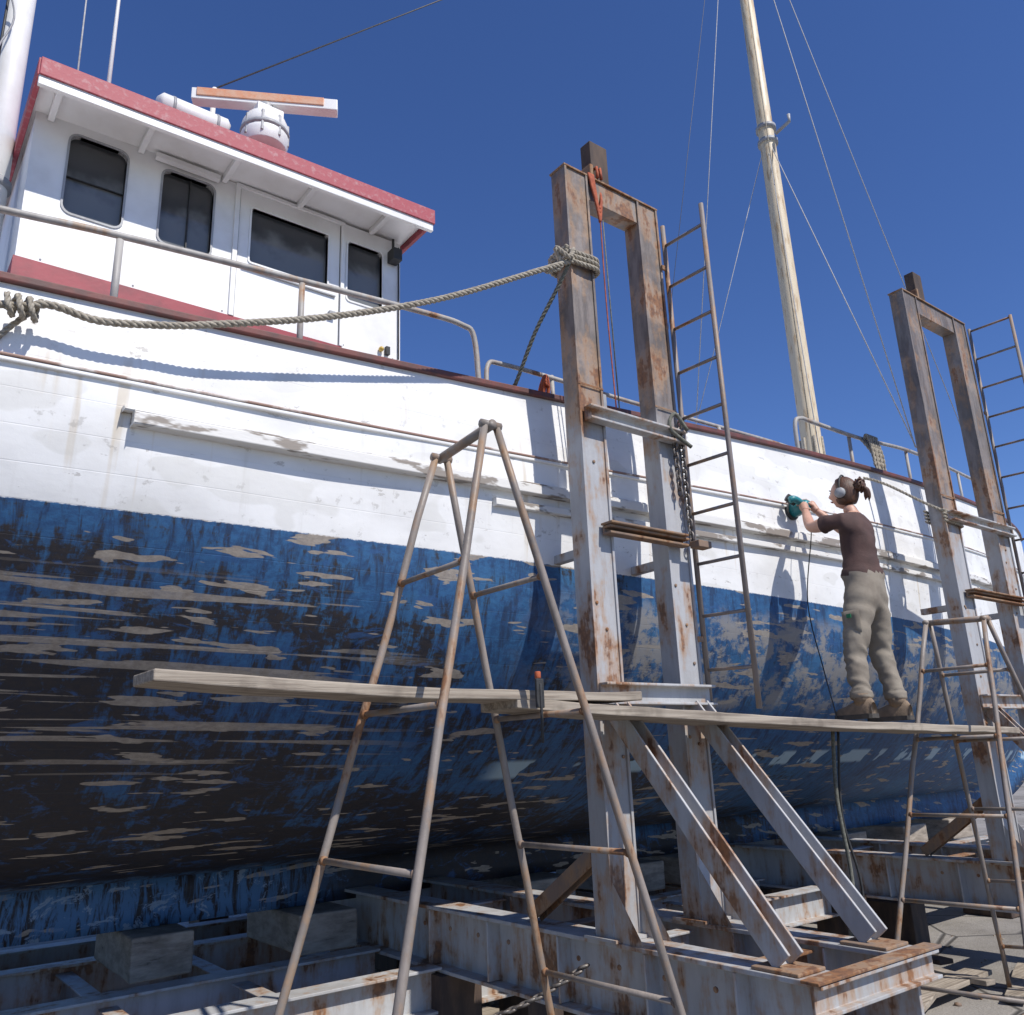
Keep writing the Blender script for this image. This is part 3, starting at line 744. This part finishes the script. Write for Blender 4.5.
for v in bm_.vertices:
    c=v.co.copy(); N=nrm[v.index]; o=V((0,0,0))
    if 1.88<c.z<2.70:
        amp=.45+.8*math.exp(-((c.z-2.17)/.09)**2)+.7*math.exp(-((c.z-1.95)/.06)**2)+.6*math.exp(-((c.z-2.50)/.07)**2)
        k=abs(noise.noise(V((c.x*5,c.y*6,c.z*15+c.x*6))))
        o+=N*((.5-k*2.2)*.013*amp+noise.noise(V((c.x*6,c.y*6,c.z*5)))*.006)
    elif 2.7<=c.z<3.14 and c.y<3.19:
        k=abs(noise.noise(V((c.x*6+c.z*5,c.y*6,c.z*7))))
        o+=N*((.4-k*2)*.013+.004)
    if 2.68<c.z<2.74 and c.y<3.2: o+=N*.010
    if 1.885<c.z<1.93: o+=N*.010
    if 3.17<c.y<3.195 and c.z>2.9: o+=N*.006
    v.co=c+o
body=bpy.data.objects.new('body',bm_); COL.objects.link(body); body.parent=W
mb=MB()
for (x,y),tw in (((5.03,2.97),-.12),((5.425,2.96),.10)):
    R=Matrix.Rotation(tw,3,'Z')
    def L(p): return V((x,y,0))+R@V(p)
    z=1.757-.035*(x-5.2)*.9
    rows=[(-.075,.030,.075),(-.06,.042,.10),(0,.044,.115),(.06,.046,.085),(.12,.052,.062),(.17,.046,.05),(.20,.026,.038)]
    vs=[];fs=[];n=10
    for yy,w,h in rows:
        for k in range(n):
            a=math.pi*k/(n-1); vs.append(L((w*math.cos(a),yy,0))+V((0,0,z+.02+h*math.sin(a)**.7)))
    for i in range(len(rows)-1):
        for k in range(n-1): fs.append((i*n+k,i*n+k+1,(i+1)*n+k+1,(i+1)*n+k))
    fs+=[tuple(range(n)),tuple((len(rows)-1)*n+k for k in range(n-1,-1,-1))]
    mb.add(vs,fs,'boot',True)
    out=[(w*1.06,yy) for yy,w,h in rows]+[(-w*1.06,yy) for yy,w,h in rows[::-1]]
    m=len(out); vs=[L((a,b*1.03,0))+V((0,0,z)) for a,b in out]+[L((a,b*1.03,0))+V((0,0,z+.026)) for a,b in out]
    mb.add(vs,[tuple(range(m)),tuple(range(2*m-1,m-1,-1))]+[(i,(i+1)%m,(i+1)%m+m,i+m) for i in range(m)],'sole')
    mb.tube([L((0,0,0))+V((0,0,z+.09)),L((0,0,0))+V((0,0,z+.15))],[.05,.055],'boot',14)
mb.obj('boots',W)
mb=MB()
vs=[];fs=[];n=8
for i in range(n+1):
    for j in range(n+1):
        a=-1+2*i/n;b=-1+2*j/n; k=max((1-a**6)*(1-b**6),0)**.5
        vs.append((5.088-.018*k,3.0+b*.062,2.37+a*.075))
for i in range(n):
    for j in range(n): fs.append((i*(n+1)+j,i*(n+1)+j+1,(i+1)*(n+1)+j+1,(i+1)*(n+1)+j))
mb.add(vs,fs,'trousers',True); mb.box((5.062,2.985,2.395),(5.068,3.015,2.42),'green')
mb.obj('pockets',W)
HC=V((5.405,3.10,3.315)); HR=Matrix.Rotation(math.radians(14),3,'Z')@Matrix.Rotation(math.radians(4),3,'X')
vs=[];fs=[];sg=32;rg=24
for i in range(rg+1):
    th=math.pi*i/rg
    for k in range(sg):
        ph=2*math.pi*k/sg; x=math.sin(th)*math.cos(ph);y=math.sin(th)*math.sin(ph);z=math.cos(th)
        px,py,pz=x*.072,y*.090,z*.110
        if z<-.1: px*=1-.28*(-z-.1); py*=1-.12*(-z)
        if y<0 and z<-.3: py*=.75
        if y>.5:
            py+=.020*math.exp(-((x/.16)**2+((z+.12)/.17)**2))
            py-=.008*math.exp(-(((abs(x)-.36)/.14)**2+((z-.10)/.10)**2))
            py+=.005*math.exp(-((x/.3)**2+((z+.48)/.07)**2))
            py+=.007*math.exp(-((x/.25)**2+((z+.82)/.15)**2))
        vs.append(HC+HR@V((px,py,pz)))
for i in range(rg):
    for k in range(sg):
        l=(k+1)%sg; fs.append((i*sg+k,(i+1)*sg+k,(i+1)*sg+l,i*sg+l))
mb=MB(); mb.add(vs,fs,'skin',True)
H=lambda p:HC+HR@V(p)
T('eyewhite',(.7,.7,.68),(.65,.65,.62),5,.2,0); T('lips',(.38,.14,.12),(.33,.12,.1),9,.4,0)
for s in (-1,1):
    mb.ell(H((s*.027,.077,.010)),(.012,.008,.008),'eyewhite',10,6); mb.ell(H((s*.027,.0845,.010)),(.005,.003,.005),'hair',8,6)
    mb.ell(H((s*.027,.084,.028)),(.016,.005,.004),'hair',8,6); mb.ell(H((s*.073,.0,-.01)),(.008,.018,.028),'skin',10,8)
mb.ell(H((0,.083,-.050)),(.022,.006,.006),'lips',10,6)
mb.obj('head',W)
mb=MB(); vs=[];fs=[]
for i in range(rg+1):
    th=math.pi*i/rg
    for k in range(sg):
        ph=2*math.pi*k/sg; x=math.sin(th)*math.cos(ph);y=math.sin(th)*math.sin(ph);z=math.cos(th)
        cover=max(0,min(1,( .45*z - .75*y +.18)*5)) if z>-.65 else 0
        s=.93+.17*cover+(.02*noise.noise(V((x*9,y*4,z*4))) if cover else 0)
        vs.append(HC+HR@V((x*.075*s,y*.092*s-.003,z*.112*s+.002)))
for i in range(rg):
    for k in range(sg):
        l=(k+1)%sg; fs.append((i*sg+k,(i+1)*sg+k,(i+1)*sg+l,i*sg+l))
mb.add(vs,fs,'hair',True)
mb.ell(H((0,-.105,.045)),(.044,.042,.044),'hair',16,10)
for k in range(14):
    a=k*.9; r=.045
    mb.tube(catmull([H((r*math.cos(a),-.09,.045+r*math.sin(a))),H((r*.8*math.cos(a+1),-.14,.045+r*.8*math.sin(a+1))),H((r*1.1*math.cos(a+2),-.12,.045+r*1.1*math.sin(a+2))),H((r*1.2*math.cos(a+2.6),-.12,.05+r*1.2*math.sin(a+2.6)))],4),.007,'hair',5)
for k in range(10):
    o=.012*math.sin(k*2.3);q=.010*math.cos(k*1.7)
    mb.tube(catmull([H((o,-.11+q,.04)),H((o*2,-.145+q,.02)),H((.01+o*2.0,-.155+q,-.015)),H((.015+o*1.5,-.15+q,-.04-.003*k))],4),[.011]*11+[.006,.003],'hair',5)
mb.obj('hair',W)
mb=MB()
for s in (-1,1):
    mb.tube([H((s*.070,.0,-.008)),H((s*.085,.0,-.008)),H((s*.105,.0,-.008))],[.036,.038,.030],'grey',16)
    mb.tube([H((s*.072,.0,-.008)),H((s*.08,.0,-.008))],.041,'rubber',16)
mb.tube([H((.098*math.cos(a),.0,-.0+.135*math.sin(a))) for a in [math.pi*k/14 for k in range(15)]],.007,'rubber',6)
mb.obj('ear_defenders',W)
def hand(name,wr,palm,nrm,side):
    wr=V(wr);palm=V(palm);mb=MB()
    d=(palm-wr).normalized(); n=V(nrm); n=(n-d*n.dot(d)).normalized(); sx=d.cross(n).normalized()*side
    mb.tube(catmull([wr,wr.lerp(palm,.5),palm,palm+d*.02],3),[.026,.027,.028,.030,.032,.034,.035,.034,.033,.030],'skin',12)
    for k,(off,L) in enumerate(((-.027,.062),(-.009,.072),(.009,.068),(.026,.054))):
        b=palm+d*.022+sx*off
        p1=b+d*L*.45+n*.006; p2=p1+(d*.55+n*.83)*L*.34; p3=p2+(n*.95-d*.1)*L*.28
        mb.tube([b-d*.02,b,p1,p2,p3],[.010,.0105,.0095,.0085,.006],'skin',8)
    tb=palm-d*.02-sx*.030; t1=tb-sx*.022+d*.02+n*.012; t2=t1+d*.028+n*.014; mb.tube([tb+sx*.012,tb,t1,t2],[.012,.0125,.0105,.007],'skin',8)
    mb.obj(name,W)
hand('left_hand',(5.398,3.414,3.268),(5.435,3.447,3.318),(.5,.75,.1),1)
hand('right_hand',(5.558,3.42,3.292),(5.55,3.455,3.345),(-.45,.8,0),-1)
mb=MB()
mb.tube([(5.50,3.606,3.335),(5.50,3.60,3.335),(5.50,3.585,3.335),(5.50,3.58,3.335)],[.075,.078,.078,.07],'rubber',24)
mb.tube([(5.50,3.58,3.335),(5.50,3.54,3.335),(5.50,3.50,3.337),(5.50,3.455,3.34),(5.50,3.44,3.34)],[.06,.058,.046,.045,.03],'teal',20)
mb.tube(catmull([(5.50,3.50,3.34),(5.44,3.47,3.35),(5.36,3.47,3.37),(5.33,3.49,3.36)],4),.026,'teal',10)
mb.tube([(5.42,3.50,3.36),(5.36,3.53,3.40)],.03,'rubber',12)
mb.tube(catmull([(5.5,3.45,3.31),(5.44,3.42,3.1),(5.40,3.5,2.6),(5.33,3.4,2.1),(5.0,3.15,1.8),(4.9,3.1,1.7)],8),.004,'rubber',6)
mb.obj('orbital_sander',None)

# ---------------------------------------------------------------- light, sky, camera
w=bpy.data.worlds.new('World'); sc.world=w; w.use_nodes=True
nt=w.node_tree; sky=nt.nodes.new('ShaderNodeTexSky'); sky.sky_type='NISHITA'; sky.sun_disc=False
sd=V((-.08,.64,-.77)).normalized(); s=-sd
sky.sun_elevation=math.asin(s.z); sky.sun_rotation=math.atan2(s.x,s.y)
sky.altitude=1500; sky.air_density=1.0; sky.dust_density=0.0; sky.ozone_density=5.0
hs=nt.nodes.new('ShaderNodeHueSaturation'); hs.inputs['Hue'].default_value=.512; hs.inputs['Saturation'].default_value=1.14; hs.inputs['Value'].default_value=1.42
bg=nt.nodes['Background']; bg.inputs[1].default_value=.10; nt.links.new(sky.outputs[0],hs.inputs['Color']); nt.links.new(hs.outputs[0],bg.inputs[0])
sl=bpy.data.lights.new('sun','SUN'); sl.energy=4.9; sl.angle=math.radians(.53); sl.color=(1,.95,.88)
so=bpy.data.objects.new('sun',sl); COL.objects.link(so); so.rotation_euler=sd.to_track_quat('-Z','Y').to_euler()
a=math.radians(52);p=math.radians(16.5);r=math.radians(2.2)
F=V((math.cos(p)*math.cos(a),math.cos(p)*math.sin(a),math.sin(p)))
R0=V((math.sin(a),-math.cos(a),0));U0=R0.cross(F)
Rr=R0*math.cos(r)-U0*math.sin(r);U=U0*math.cos(r)+R0*math.sin(r)
cam=bpy.data.cameras.new('camera'); cam.sensor_width=36; cam.lens=850/1024*36; cam.clip_end=1500
co=bpy.data.objects.new('camera',cam); COL.objects.link(co)
m=Matrix((Rr,U,-F)).transposed().to_4x4(); m.translation=V((0,0,1.6)); co.matrix_world=m
sc.camera=co
sc.view_settings.view_transform='Standard'; sc.view_settings.look='None'; sc.view_settings.exposure=0
